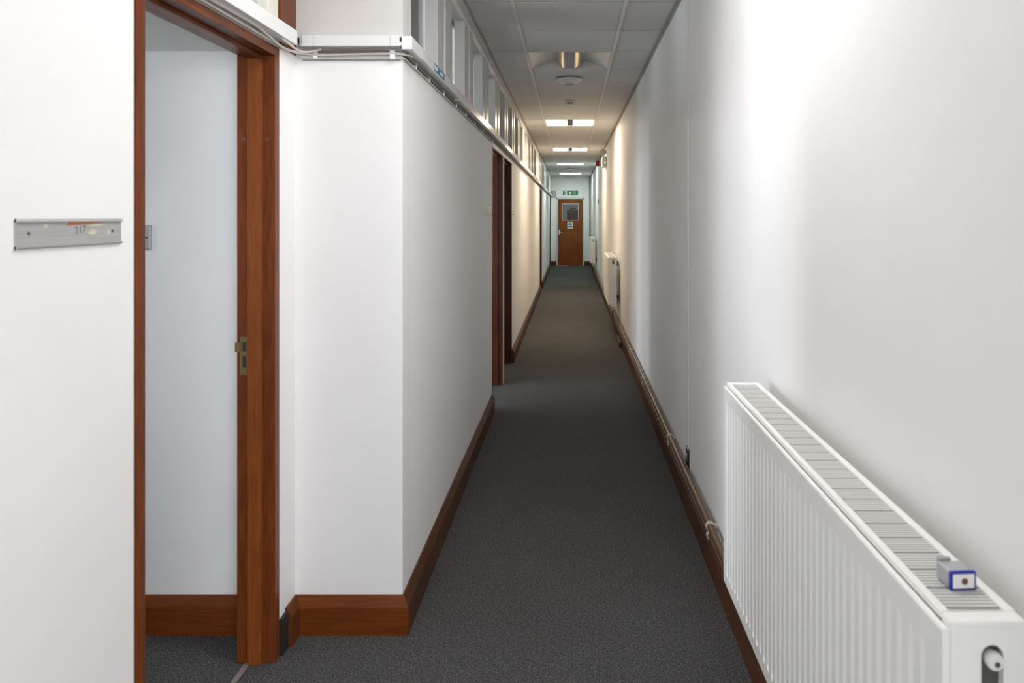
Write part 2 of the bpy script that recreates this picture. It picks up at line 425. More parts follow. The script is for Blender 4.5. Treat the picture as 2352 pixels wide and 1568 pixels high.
skirting('baseboard_room', [((XO, YS), (XF-WT, YS), (0, -1))], 'reddish brown skirting board seen through the near doorway', 'wood_along_x')
# the corner gap strip beside the jamb and a carpet offcut by the second radiator
tag(MB().box(0.535, 0.5635, 8.05, 8.62, 0, 0.055, 0.004).build('pipe_boxing', 'feed_dark'), 'short brown timber block at the skirting below the second radiator', 'block')

# ------------------------------------------------------------------ door frames
def frame(name, y0, y1, xf, ztop, label, head_mat='wood_along_y', trim=None, jmat='wood_dark', stop_mat='wood_dark'):
    r = empty(name, label, 'door frame', (xf, y0, 0), kind='structure')
    d = WT + 0.006
    def part(n, bx, mat, bev=0.0015):
        o = MB().box(*bx, bev, 1).build(n, mat, r); o.location = -Vector((xf, y0, 0)); return o
    f0, f1 = xf - d + 0.003, xf + 0.003
    part('jamb', (f0, f1, y0-J, y0, 0, ztop), jmat); part('jamb', (f0, f1, y1, y1+J, 0, ztop), jmat)
    part('head', (f0, f1, y0-J, y1+J, ztop, ztop+0.030), head_mat)
    s0, s1 = xf - 0.083, xf - 0.037
    part('door_stop', (s0, s1, y0, y0+0.013, 0, ztop-0.013), stop_mat); part('door_stop', (s0, s1, y1-0.013, y1, 0, ztop-0.013), stop_mat)
    part('door_stop', (s0, s1, y0, y1, ztop-0.013, ztop), head_mat)
    if trim:
        for bx in trim: part('cover_trim', bx, 'frame_cream', 0.001)
    return r, part
d1, p1 = frame('door_1', D1[0], D1[1], XF, 1.972, 'open doorway with varnished brown frame in the left foreground', jmat='wood_upright', stop_mat='wood_stop')
# brass strike plate with its two keeper holes on the far jamb
xs = XF - 0.083
sp = p1('strike_plate', (xs-0.028, xs-0.002, D1[1]-0.0022, D1[1], 0.935, 1.060), 'old_brass', 0.0006)
def sub(n, bx, mat, parent, origin):
    o = MB().box(*bx).build(n, mat, parent); return o
for z0, z1 in ((1.012, 1.040), (0.960, 0.998)):
    sub('keeper_hole', (xs-0.018, xs-0.007, D1[1]-0.0028, D1[1]-0.0005, z0, z1), 'dark', sp, None)
sub('lip', (xs-0.042, xs-0.026, D1[1]-0.006, D1[1]-0.002, 1.010, 1.040), 'old_brass', sp, None)
p1('threshold_strip', (-1.057, -1.039, D1[0], D1[1], 0, 0.0035), 'threshold', 0.001)
for z_ in (1.70,):
    for x_ in (XF-0.022, XF-0.098):
        o = MB().lathe([(0.0075, 0), (0.0075, 0.001)], (x_, D1[1]-0.001, z_), 'y', 10).build('screw_plug', 'copper_hole', d1); o.location = -Vector((XF, D1[0], 0))
ym = (DOORS[0][1]+DOORS[1][0])/2
frame('door_2', *DOORS[0], XL, 1.962, 'dark brown open doorway on the left, nearer of the side by side pair',
      trim=[(XL, XL+0.006, DOORS[0][0]-J, ym, 1.966, ZP), (XL, XL+0.005, DOORS[0][1]+0.002, DOORS[0][1]+0.016, 0.0, 1.966)])
frame('door_3', *DOORS[1], XL, 1.962, 'dark brown open doorway on the left, farther of the side by side pair',
      trim=[(XL, XL+0.006, ym, DOORS[1][1]+J, 1.966, ZP), (XL, XL+0.005, DOORS[1][0]-0.016, DOORS[1][0]-0.002, 0.0, 1.966)])
frame('door_4', *DOORS[2], XL, 1.962, 'narrow brown doorway far along the left wall')
frame('door_5', *DOORS[3], XL, 1.962, 'brown doorway at the very end of the left wall')

# ------------------------------------------------------------------ end door
r = empty('door_6', 'brown wooden end door with a square glazed panel and white frame', 'door', (-0.012, YE, 0), kind='structure')
def part6(n, mb, mat, parent=r, smooth=False):
    o = mb.build(n, mat, parent, smooth)
    if parent is r: o.location = -Vector((-0.012, YE, 0))
    return o
part6('door_frame', MB().box(-0.420, -0.372, YE-0.012, YE+0.11, 0, 1.965).box(0.347, 0.395, YE-0.012, YE+0.11, 0, 1.965).box(-0.420, 0.395, YE-0.012, YE+0.11, 1.937, 1.99), 'frame_white')
wx0, wx1, wz0, wz1 = -0.258, 0.233, 1.322, 1.815
part6('leaf', MB().box(-0.370, wx0, YE+0.002, YE+0.044, 0.006, 1.935).box(wx1, 0.345, YE+0.002, YE+0.044, 0.006, 1.935)
      .box(wx0, wx1, YE+0.002, YE+0.044, 0.006, wz0).box(wx0, wx1, YE+0.002, YE+0.044, wz1, 1.935), 'door_veneer')
part6('glazing_bead', MB().box(wx0, wx0+0.014, YE-0.003, YE+0.03, wz0, wz1).box(wx1-0.014, wx1, YE-0.003, YE+0.03, wz0, wz1)
      .box(wx0, wx1, YE-0.003, YE+0.03, wz0, wz0+0.014).box(wx0, wx1, YE-0.003, YE+0.03, wz1-0.014, wz1), 'frame_white')
part6('pane', MB().box(wx0+0.01, wx1-0.01, YE+0.02, YE+0.026, wz0+0.01, wz1-0.01), 'glass')
hp = part6('handle_plate', MB().box(-0.352, -0.316, YE-0.006, YE+0.002, 0.90, 1.045, 0.003), 'white_plastic')
part6('lever', MB().tube([(-0.334, YE-0.004, 0.975), (-0.334, YE-0.045, 0.975), (-0.325, YE-0.052, 0.972), (-0.235, YE-0.052, 0.955)], 0.009), 'white_plastic', hp, True)
# beyond the glazed panel
wall('wall_lobby', [(-1.3, 1.3, 27.0, 27.1, -0.6, 2.9), (-1.3, -1.2, YE+0.12, 27, -0.6, 2.9), (1.2, 1.3, YE+0.12, 27, -0.6, 2.9), (-1.3, 1.3, YE+0.12, 27, 2.8, 2.9), (-1.3, 1.3, YE+0.12, 27, -0.6, -0.5)],
     'pale lobby walls seen through the glass of the end door')
lb = empty('door_7', 'brown lobby door seen through the glass of the end door', 'door', (0.1, 27, -0.5), kind='structure')
MB().box(-0.235, 0.50, -0.03, -0.001, 0.0, 2.152).build('leaf', 'door_veneer', lb)
MB().box(-0.20, -0.05, -0.06, -0.031, 2.07, 2.12).build('door_closer', 'grey_plastic', lb)
sg = MB().box(-0.03, 0.195, 26.985, 26.999, 1.685, 1.76).build('lobby_sign', 'sign_green')
tag(sg, 'small dark green sign above the lobby door behind the glass', 'sign')
ll = bpy.data.lights.new('lobby_lamp', 'AREA'); ll.size = 0.6; ll.energy = 14; ll.color = (0.86, 1.0, 0.94)
lo = bpy.data.objects.new('lobby_lamp', ll); COL.objects.link(lo); lo.location = (-0.3, 24.0, 2.75)

# ------------------------------------------------------------------ clerestory glazing over the left partition
w1 = empty('window_1', 'white framed clerestory glazing above the left corridor partition', 'window', (XL, YS, ZP), kind='structure')
org = Vector((XL, YS, ZP))
def w1part(n, mb, mat, sm=False):
    o = mb.build(n, mat, w1, sm); o.location = -org; return o
ZS, ZT = ZP+0.018, 2.530
w1part('sill', MB().box(XL-WT, XL, YS+WT, YE, ZS, ZS+0.030), 'frame_white')
w1part('top_rail', MB().prism([(XL-WT, ZT), (XL-0.012, ZT), (XL+0.004, ZT+0.012), (XL+0.004, 2.80), (XL-WT, 2.80)], 'y', YS+WT, YE), 'frame_white')
w1part('corner_post', MB().box(XL-WT, XL, YS+0.002, 2.687, ZS, ZT), 'frame_cream')
def mull_profile(w):
    # (x,y) outline: stile, groove, mullion, groove, stile
    x, g, b_ = 0.0, -0.006, -0.058
    return [(b_, 0), (x, 0), (x, 0.15), (g, 0.153), (g, 0.170), (x+0.004, 0.173), (x+0.004, 0.26), (g, 0.263), (g, 0.275), (x, 0.278), (x, w), (b_, w)]
meM = MB().prism(mull_profile(0.367), 'z', 0, ZT-ZS-0.030).mesh('mullion', 'frame_white')
ys_ = []
y = 3.233
while y + 0.367 < YE:
    ys_.append(y); inst(meM, 'mullion', w1, (0, y-YS, ZS+0.030-ZP)); y += 0.815
edges = [2.687] + [q for y_ in ys_ for q in (y_, y_+0.367)] + [YE]
for i in range(0, len(edges)-1, 2):
    a, c = edges[i], edges[i+1]
    if c - a < 0.05: continue
    key = round(c-a, 3)
    w1part('pane', MB().box(XL-0.068, XL-0.063, a-0.005, c+0.005, ZS+0.02, ZT+0.01), 'glass')
w1part('back_frame', MB().box(XL-WT, XL-0.07, YS+WT, YE, ZT-0.03, ZT+0.01), 'frame_white')

# ------------------------------------------------------------------ glazing over the near doorway
w2 = empty('window_2', 'white framed glazing with a brown post above the near doorway', 'window', (XF, D1[0], 2.0), kind='structure')
def w2part(n, mb, mat): o = mb.build(n, mat, w2); o.location = -Vector((XF, D1[0], 2.0)); return o
w2part('post', MB().box(XF-WT, XF+0.004, 2.418, YS, ZP, 2.60, 0.002), 'wood_upright')
w2part('stile', MB().box(XF-0.07, XF-0.004, 2.335, 2.418, 2.04, 2.56, 0.003), 'frame_cream')
w2part('stile', MB().box(XF-0.06, XF-0.012, 2.285, 2.335, 2.06, 2.56, 0.003), 'frame_white')
w2part('stile', MB().box(XF-0.07, XF-0.004, 1.610, 1.690, 2.04, 2.56, 0.003), 'frame_white')
w2part('bottom_rail', MB().box(XF-WT, XF-0.002, 1.610, 2.418, 2.0025, 2.062, 0.002), 'frame_white')
w2part('pane', MB().box(XF-0.045, XF-0.040, 1.68, 2.30, 2.05, 2.57), 'glass')
cs = w2part('casement_stay', MB().tube([(XF-0.035, 2.155, 2.065), (XF-0.030, 2.155, 2.12), (XF-0.010, 2.150, 2.125)], 0.004), 'steel')

# ------------------------------------------------------------------ windows of the rooms; those behind the camera are added for light
def room_window(name, y0, y1, label):
    r = empty(name, label, 'window', (XO, y0, 0.7), kind='structure')
    mb = MB().box(-0.10, -0.04, 0, y1-y0, 0, 0.06).box(-0.10, -0.04, 0, y1-y0, 1.59, 1.65).box(-0.10, -0.04, 0, 0.06, 0, 1.65).box(-0.10, -0.04, y1-y0-0.06, y1-y0, 0, 1.65)
    mb.box(-0.10, -0.04, (y1-y0)/2-0.03, (y1-y0)/2+0.03, 0, 1.65).build('sash', 'frame_white', r)
    MB().box(-0.075, -0.070, 0.05, y1-y0-0.05, 0.05, 1.60).build('pane', 'glass', r)
for i, (a, c) in enumerate(WIN):
    room_window('window_%d' % (i+3), a, c, ['daylight window in the near left room', 'nearer window added to the second left room for fill light', 'daylight window in the room behind the paired doorways', 'daylight window in the middle left room', 'daylight window in the far left room'][i])
for nm, xa, xb, lb_ in (('window_8', -3.2, -0.8, 'left window added in the lobby behind the camera for fill light'), ('window_9', 0.7, 2.8, 'right window added in the lobby behind the camera for fill light')):
    r = empty(nm, lb_, 'window', (xa, YB, 0.70), kind='structure'); wd = xb-xa
    MB().box(0, wd, -0.10, -0.04, 0, 0.06).box(0, wd, -0.10, -0.04, 1.56, 1.62).box(0, 0.06, -0.10, -0.04, 0, 1.62).box(wd-0.06, wd, -0.10, -0.04, 0, 1.62).box(wd/2-0.03, wd/2+0.03, -0.10, -0.04, 0, 1.62).build('sash', 'frame_white', r)
    MB().box(0.05, wd-0.05, -0.075, -0.070, 0.05, 1.57).build('pane', 'glass', r)

# ------------------------------------------------------------------ cable trunking
def trunk(runs, label, name='cable_trunking'):
    x0, x1, y0, y1, z0, z1 = runs['body']
    r = empty(name, label, 'trunking', (x0, y0, z0)); o0 = -Vector((x0, y0, z0))
    o = MB().box(x0, x1, y0, y1, z0, z1).build('channel', 'pvc', r); o.location = o0
    for bx in runs['lids']:
        o = MB().box(*bx, 0.002, 2).build('lid', 'pvc', r); o.location = o0
    for n, bx, mat in runs.get('extra', []):
        o = MB().box(*bx).build(n, mat, r); o.location = o0
    return r, o0
TZ0, TZ1 = 2.028, 2.070
tl = trunk({'body': (XF+0.0045, XF+0.038, 0.38, 2.440, TZ0+0.002, TZ1-0.002),
       'lids': [(XF+0.006, XF+0.046, 0.38, 0.9, TZ0-0.006, TZ1), (XF+0.006, XF+0.046, 0.903, 2.452, TZ0-0.006, TZ1)]},
      'white plastic cable trunking above the near doorway')
ts = trunk({'body': (-0.935, XL, YS-0.032, YS-0.001, TZ0+0.008, TZ1-0.004),
       'lids': [(-0.926, -0.885, YS-0.040, YS-0.002, TZ0+0.006, TZ1+0.001), (-0.8845, -0.622, YS-0.041, YS-0.002, TZ0+0.006, TZ1+0.001), (-0.6215, -0.590, YS-0.0405, YS-0.002, TZ0+0.006, TZ1+0.001)],
       'extra': [('end_opening', (-0.946, -0.928, YS-0.030, YS-0.003, TZ1-0.020, TZ1-0.005), 'dark'), ('end_opening', (-0.590, -0.578, YS-0.034, YS-0.020, TZ1-0.020, TZ1-0.005), 'dark'),
                 ('cable_stub', (-0.590, -0.578, YS-0.034, YS-0.018, TZ0+0.010, TZ1-0.020), 'white_plastic'), ('trunking_shade', (-0.935, -0.595, YS-0.0010, YS-0.0002, 1.9925, 1.9945), 'dark_grey'), ('cable_gap_shade', (-0.94, -0.595, YS-0.0012, YS-0.0002, 2.014, 2.036), 'edge_grey')]},  # last strip is a grey stand-in for shade under the trunking
      'white plastic cable trunking across the short wall facing the camera')
lids = []; y = YS-0.035
for L in (0.17, 0.95, 1.2, 1.5, 2.0, 2.0, 2.0, 2.0, 2.0, 2.0, 2.9):
    c = min(y+L, YE-0.10); lids.append((XL+0.004, XL+0.040, y, c-0.002, TZ0-0.004+0.004*(len(lids) % 2), TZ1-0.001*(len(lids) % 3))); y = c
tc, tc0 = trunk({'body': (XL+0.0045, XL+0.032, YS-0.03, YE-0.10, TZ0+0.001, TZ1-0.004), 'lids': lids,
       'extra': [('cable_gap_shade', (XL+0.0003, XL+0.0012, YS, YE-0.10, 2.0035, 2.027), 'cable_brown')]},  # brown strip paints the shadow of the gap behind the cables
      'white plastic cable trunking running along the left corridor partition')
# blue sticker with white marks on the corridor trunking
yst = 3.03
st = MB().box(XL+0.0402, XL+0.0408, yst-0.10, yst+0.13, TZ0+0.006, TZ1-0.006).build('sticker', 'sticker_blue', tc); st.location = tc0
def stm(poly):
    o = MB().prism(poly, 'x', XL+0.0408, XL+0.0411).build('sticker_mark', 'sign_white', st); return o
stm([(yst-0.095, TZ0+0.012), (yst-0.045, TZ0+0.012), (yst-0.020, TZ0+0.020), (yst-0.045, TZ1-0.012), (yst-0.095, TZ1-0.010)])
stm([(yst+0.03, TZ0+0.014), (yst+0.10, TZ0+0.014), (yst+0.11, TZ0+0.020), (yst+0.10, TZ1-0.014), (yst+0.04, TZ1-0.014), (yst+0.025, TZ0+0.020)])

# ------------------------------------------------------------------ loose cables under the trunking, with their clips
def smooth_path(pts, n=6):
    pts = [Vector(p) for p in pts]; out_ = []
    for i in range(len(pts)-1):
        p0, p1, p2, p3 = pts[max(i-1, 0)], pts[i], pts[i+1], pts[min(i+2, len(pts)-1)]
        for k in range(n):
            t = k/n
            out_.append(0.5*((2*p1) + (-p0+p2)*t + (2*p0-5*p1+4*p2-p3)*t*t + (-p0+3*p1-3*p2+p3)*t**3))
    return out_ + [pts[-1]]
def cable(pts, r, mat, label, clips=()):
    o = MB().tube(smooth_path(pts), r, 8).build('cable', mat, None, True); tag(o, label, 'cable', 'loose cables below the trunking')
    for bx in clips: MB().box(*bx, 0.001, 1).build('cable_clip', 'white_plastic', o)
    return o
rnd = random.Random(3)
def wob(y, z, a=0.0015): return z + rnd.uniform(-a, a)
yc = [2.60, 2.9, 3.3, 3.8, 4.3, 4.8, 5.4, 6.0, 6.6, 7.2, 8.0, 9.0, 10.2, 11.5, 13.0, 14.6, 16.5, 18.5, 21.15]
cable([(XF+0.010, 0.40, 2.010), (XF+0.010, 0.9, 2.012), (XF+0.009, 1.6, 2.008), (XF+0.008, 2.30, 2.0085), (XF+0.009, 2.42, 2.004), (XF+0.012, 2.50, 1.999), (XF+0.03, YS-0.010, 1.997),
       (-0.85, YS-0.008, 1.998), (-0.70, YS-0.008, 1.999), (-0.61, YS-0.008, 1.999), (XL+0.004, YS-0.004, 1.999)] + [(XL+0.007, y_, wob(y_, 2.000)) for y_ in yc[:13]],
      0.0036, 'cable_grey', 'lowest pale cable from the near door head round the short wall into the corridor',
      [(XL+0.0005, XL+0.0145, y_, y_+0.006, 1.996, 2.019) for y_ in (2.72, 2.98, 3.32, 3.68, 4.02, 4.4, 4.8, 5.2, 5.42)] + [(-0.895, -0.880, YS-0.016, YS-0.0005, 1.996, 2.024), (-0.628, -0.610, YS-0.018, YS-0.0005, 1.994, 2.026)])
cable([(XF+0.016, 0.40, 2.020), (XF+0.016, 0.9, 2.021), (XF+0.016, 1.5, 2.017), (XF+0.018, 1.95, 2.019), (XF+0.020, 2.16, 2.0205), (XF+0.018, 2.27, 2.015), (XF+0.014, 2.38, 2.006), (XF+0.020, 2.47, 2.007), (XF+0.045, YS-0.022, 2.012),
       (-0.86, YS-0.012, 2.009), (-0.74, YS-0.012, 2.012), (-0.62, YS-0.014, 2.013), (XL+0.010, YS-0.006, 2.012), (XL+0.018, YS+0.06, 2.020)],
      0.0048, 'cable_grey', 'thick cream cable sagging below the near trunking and round the corner')
cable([(-0.93, YS-0.010, 2.022), (-0.80, YS-0.010, 2.024), (-0.64, YS-0.010, 2.022), (XL+0.006, YS-0.008, 2.016)] + [(XL+0.009, y_, wob(y_, 2.0125)) for y_ in yc],
      0.0048, 'cable_brown', 'dark brown cable tucked up directly below the corridor trunking')
cable([(XF+0.035, 2.34, 2.021), (XF+0.040, 2.385, 2.014), (XF+0.044, 2.43, 2.008), (XF+0.046, 2.48, 2.008), (XF+0.060, YS-0.030, 2.016), (XF+0.10, YS-0.025, 2.026)],
      0.0038, 'cable_grey', 'short pale cable looping out of the trunking end in the inner corner')

# ------------------------------------------------------------------ name plates beside the doors
def name_plate(y0, y1, x, zc, label, h=0.054, pm='frame_cream'):
    r = empty('name_plate', label, 'name plate', (x, y0, zc-h/2), 'name plate holders beside the doors')
    L = y1-y0
    MB().box(0.0005, 0.003, 0, L, 0, h).build('back_plate', pm, r)
    MB().prism([(0.0005, h-0.006), (0.0075, h-0.006), (0.0075, h-0.0035), (0.003, h), (0.0005, h)], 'y', 0, L).build('top_lip', pm, r)
    MB().prism([(0.0005, 0), (0.003, 0), (0.0075, 0.0035), (0.0075, 0.006), (0.0005, 0.006)], 'y', 0, L).build('bottom_lip', pm, r)
    for fy in (0.10, 0.90): MB().lathe([(0.0034, 0.003), (0.003, 0.0042), (0.0012, 0.0045)], (0, L*fy, h*0.52), 'x', 12).build('screw', 'dark_grey', r)
    return r
np_ = name_plate(1.264, 1.560, XF, 1.418, 'scratched aluminium name plate with pencilled 217 in the left foreground', pm='aluminium')
def blob(pts, mat, nm, x=0.0031):
    MB().prism(pts, 'x', x, x+0.0005).build(nm, mat, np_)
blob([(0.128, 0.0400), (0.140, 0.0405), (0.185, 0.0430), (0.245, 0.0475), (0.245, 0.0480), (0.132, 0.0480)], 'tape_orange', 'tape_residue')
blob([(0.190, 0.0385), (0.215, 0.0380), (0.232, 0.0400), (0.236, 0.0440), (0.205, 0.0425)], 'glue_cream', 'tape_residue', 0.0034)
blob([(0.188, 0.024), (0.198, 0.0215), (0.212, 0.023), (0.214, 0.029), (0.204, 0.033), (0.196, 0.030)], 'glue_cream', 'tape_residue')
blob([(0.246, 0.022), (0.257, 0.021), (0.260, 0.027), (0.252, 0.030)], 'glue_cream', 'tape_residue')
blob([(0.066, 0.038), (0.074, 0.037), (0.077, 0.043), (0.070, 0.045)], 'glue_cream', 'tape_residue')
text('pencilled_number', '217', 0.021, 'pencil', np_, (0.0033, 0.166, 0.0315), (math.radians(90), math.radians(-4), math.radians(90)), 0.0002)
name_plate(5.075, 5.375, XL, 1.490, 'pale name plate on the partition just before the paired doorways')
name_plate(7.262, 7.56, XL, 1.490, 'pale name plate just beyond the paired doorways')
name_plate(13.50, 13.80, XL, 1.49, 'small pale name plate before the far left doorway')

# ------------------------------------------------------------------ light switch in the near room
ls = empty('light_switch', 'metal light switch on the white wall through the near doorway', 'switch', (-1.505, YS, 1.375))
MB().box(-0.043, 0.043, -0.010, -0.0005, -0.043, 0.043, 0.003).build('face_plate', 'steel', ls)
MB().box(-0.014, 0.014, -0.016, -0.010, -0.014, 0.014, 0.002).build('rocker', 'white_plastic', ls)
for x_ in (-0.030, 0.030): MB().lathe([(0.0035, -0.0115), (0.0035, -0.009)], (x_, 0, 0), 'y', 10).build('screw', 'dark', ls)
MB().box(-0.046, 0.046, -0.003, -0.0004, -0.046, 0.046).build('gasket', 'white_plastic', ls)

# ------------------------------------------------------------------ radiators
def radiator(y0, y1, label, valve=True, xf=0.447, xb=0.548, z0=0.388, z1=0.964):
    L, D, H = y1-y0, xb-xf, z1-z0
    r = empty('radiator', label, 'radiator', (xf, y0, z0), 'white panel radiators on the right wall')
    # front panel with recessed vertical flutes
    p = 0.0333; e0 = 0.030; n = int((L-2*e0)/p); e0 = (L-n*p)/2
    st_ = [(0.0, 0)]
    for i in range(n):
        a = e0 + i*p
        st_ += [(a+0.009, 0), (a+0.0125, 1), (a+0.0210, 1), (a+0.0245, 0)]
    st_.append((L, 0))
    zt = H-0.010
    zz = [(0, 0), (0.030, 0), (0.040, 1), (zt-0.047, 1), (zt-0.038, 0), (zt-0.004, 0)]
    vs, fs = [], []
    for (zq, fz) in zz:
        for (yq, d) in st_: vs.append((0.0072*d*fz, yq, zq))
    k = len(st_)
    for a in range(len(zz)-1):
        for c in range(k-1): fs.append((a*k+c, a*k+c+1, (a+1)*k+c+1, (a+1)*k+c))
    # rolled top edge and returns
    base = len(vs)
    for (x_, zq) in ((0.0015, zt-0.001), (0.006, zt), (0.010, zt-0.002), (0.010, 0)):
        vs += [(x_, 0, zq), (x_, L, zq)]
    top = (len(zz)-1)*k
    fs.append(tuple(range(top, top+k)) + (base+1, base))
    for q in range(3): fs.append((base+2*q, base+2*q+1, base+2*q+3, base+2*q+2))
    fs.append(tuple(reversed(range(0, k))) + (base+6, base+7))
    fs.append((0, top, base, base+2, base+4, base+6)); fs.append((k-1, top+k-1, base+1, base+3, base+5, base+7))
    MB().faces(vs, fs).build('front_panel', 'radiator', r)
    MB().box(D-0.012, D, 0.004, L-0.004, 0.0, H-0.008, 0.003).build('back_panel', 'radiator', r)
    MB().box(0.012, D-0.014, 0.012, L-0.012, 0.02, H-0.020).build('convector', 'grey_plastic', r)
    # top cover: rails and slotted grille
    tr = MB().box(0.0085, 0.020, 0.0225, L-0.0225, H-0.010, H, 0.002).box(D-0.012, D+0.001, 0.0225, L-0.0225, H-0.010, H, 0.002)
    tr.box(0.0085, D+0.001, -0.0012, 0.0225, H-0.013, H, 0.005, 3).box(0.0085, D+0.001, L-0.0225, L, H-0.010, H, 0.002)
    tr.build('top_rail', 'radiator', r)
    gr = MB(); y = 0.024; i = 0
    while y < L-0.028:
        wdt = 0.0046
        gr.box(0.020, D-0.012, y, y+wdt, H-0.0060, H-0.0025); y += wdt+(0.0030 if i % 6 else 0.0075); i += 1
    tag(gr.build('grille', 'radiator_grille', r), kind='stuff')
    MB().box(0.020, D-0.012, 0.020, L-0.020, H-0.019, H-0.0085).build('grille_tray', 'grey_plastic', r)
    # end covers; the near one has an oval slot
    xa, xe = 0.0096, D+0.001
    cx, cz, ro, hh = (xa+xe)/2+0.004, H-0.060, 0.0135, 0.017
    oval = []
    for i in range(32):
        t = 2*math.pi*(i+0.5)/32
        oval.append((cx + ro*math.cos(t), cz + ro*math.sin(t) + (hh if math.sin(t) > 0 else -hh)))
    oval.sort(key=lambda q: math.atan2((q[1]-cz), (q[0]-cx)))
    vs, fs = [], []; nn = len(oval)
    zb, ztp = 0.004, H-0.0025
    for (u, w) in oval:
        dx, dz = u-cx, w-cz
        s_ = min([v_ for v_ in ((xe-cx)/dx if dx > 1e-6 else 1e9, (xa-cx)/dx if dx < -1e-6 else 1e9, (ztp-cz)/dz if dz > 1e-6 else 1e9, (zb-cz)/dz if dz < -1e-6 else 1e9)])
        vs += [(u, 0.0, w), (cx+dx*s_, 0.0, cz+dz*s_), (u, 0.014, w)]
    for i in range(nn):
        j = (i+1) % nn
        fs += [(3*i, 3*j, 3*j+1, 3*i+1), (3*i, 3*j, 3*j+2, 3*i+2)]
    mb = MB().faces(vs, fs)
    # corner fills of the plate so its outline is a full rectangle
    outer = [(vs[3*i+1][0], vs[3*i+1][2]) for i in range(nn)]
    for (qx, qz) in ((xa, zb), (xe, zb), (xa, ztp), (xe, ztp)):
        for i in range(nn):
            (u1, w1), (u2, w2) = outer[i], outer[(i+1) % nn]
            if (abs(u1-qx) < 1e-5 and abs(w2-qz) < 1e-5) or (abs(w1-qz) < 1e-5 and abs(u2-qx) < 1e-5):
                mb.faces([(u1, 0, w1), (u2, 0, w2), (qx, 0, qz)], [(0, 1, 2)])
    mb.box(xa, xa+0.003, 0.0012, 0.02, zb, ztp).box(xe-0.003, xe, 0.0012, 0.02, zb, ztp)
    ec = mb.build('end_cover', 'radiator', r); ec.location = (0, -0.0009, 0)
    MB().box(cx-ro, cx+ro, 0.0105, 0.0118, cz-ro-hh, cz+ro+hh).build('slot_back', 'dark_grey', ec)
    vp = MB().lathe([(0.0085, 0.0105), (0.0105, 0.004), (0.0105, -0.003), (0.0095, -0.005), (0.004, -0.0055)], (cx+0.002, 0, cz+0.012), 'y', 20).build('vent_plug', 'white_plastic', ec, True)
    MB().lathe([(0.0034, -0.0048), (0.0034, -0.0062)], (cx+0.003, 0, cz+0.010), 'y', 10).build('plug_socket', 'dark_grey', ec)
    MB().box(xa, xe, L-0.012, L, 0.004, H-0.010, 0.003).build('end_cover', 'radiator', r)
    MB().box(XR-xf-0.0016, XR-xf-0.0004, 0.28, L-0.05, 0.02, H-0.08).build('radiator_gap_shade', 'dark_grey', r)  # dark sheet painting the shade between radiator and wall
    # wall brackets
    for yb in (0.16, L-0.16): MB().box(D, XR-xf-0.0017, yb, yb+0.03, 0.10, H-0.12).build('bracket', 'radiator', r)
    if valve:
        v = MB().lathe([(0.0, 0.05), (0.012, 0.045), (0.014, 0.02), (0.014, 0.0)], (0.052, -0.022, -0.012), 'z', 14).build('valve', 'white_plastic', r, True)
        MB().lathe([(0.011, 0.0), (0.012, -0.03), (0.009, -0.05)], (0.052, -0.022, -0.012), 'z', 12).build('valve_body', 'steel', v, True)
        MB().tube([(0.052, -0.022, 0.002), (0.052, 0.012, 0.002)], 0.008).build('valve_tail', 'steel', v, True)
        MB().tube(smooth_path([(0.052, -0.022, -0.06), (0.054, -0.025, -0.12), (0.062, -0.04, -0.17), (0.085, -0.14, -0.205), (0.108, -0.26, -0.216)]), 0.0082).build('feed_pipe', 'feed_dark', r, True)
    return r
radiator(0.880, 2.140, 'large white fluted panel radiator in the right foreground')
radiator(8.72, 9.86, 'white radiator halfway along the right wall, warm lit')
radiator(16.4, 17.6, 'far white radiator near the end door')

# ------------------------------------------------------------------ small device on the radiator
dv = empty('metal_device', 'small silver device with a blue rimmed end on the near radiator', 'device', (0.512, 0.953, 0.9616))
dv.rotation_euler = (0, 0, math.radians(4))
MB().box(-0.0165, 0.0165, 0.004, 0.036, 0.0, 0.0235, 0.003, 2).build('case', 'silver_case', dv)
rim = MB().box(-0.018, 0.018, 0.0, 0.006, 0.0, 0.0255, 0.0025, 2).build('blue_rim', 'blue_plastic', dv)
MB().box(-0.0145, 0.0145, -0.0006, 0.0008, 0.0035, 0.022, 0.0005, 1).build('end_face', 'white_plastic', rim)
MB().lathe([(0.0042, -0.0012), (0.0042, 0.0)], (0.001, 0, 0.0128), 'y', 14).build('hole', 'copper_hole', rim)
MB().box(-0.013, 0.004, 0.034, 0.041, 0.018, 0.0275, 0.0015, 1).build('clip', 'steel', dv)

# ------------------------------------------------------------------ heating pipes with clips along the right skirting
def pipe(z, x, rad, label, y1):
    o = MB().tube([(x, -0.13, z), (x, 8.0, z), (x, y1, z)], rad, 10).build('heating_pipe', 'pipe_brown', None, True)
    return tag(o, label, 'pipe', 'heating pipes along the right wall')
pu = pipe(0.2045, 0.5600, 0.0140, 'upper brown heating pipe above the right skirting board', 20.6)
pl = pipe(0.1680, 0.5605, 0.0112, 'lower brown heating pipe above the right skirting board', 20.4)
def clip_mesh(rad):
    pts = []
    for i in range(15):
        t = math.radians(30 + 300*i/14)
        pts.append((math.cos(t), math.sin(t)))
    outer = [((rad+0.0042)*a, (rad+0.0042)*c) for a, c in pts]; inner = [((rad-0.0002)*a, (rad-0.0002)*c) for a, c in pts]
    return MB().prism(outer + list(reversed(inner)), 'y', 0, 0.018).box(rad+0.001, 0.030-0.0005, 0, 0.018, -0.008, 0.008).mesh('pipe_clip', 'pipe_clip')
cu, cl_ = clip_mesh(0.014), clip_mesh(0.0112)
for y_ in (0.6, 1.8, 2.93, 4.12, 5.60, 6.78, 8.18, 10.6, 11.9, 13.2, 14.6, 15.6, 18.2, 19.4):
    inst(cu, 'pipe_clip', pu, (0.5600, y_, 0.2045)); inst(cl_, 'pipe_clip', pl, (0.5600, y_, 0.1680))

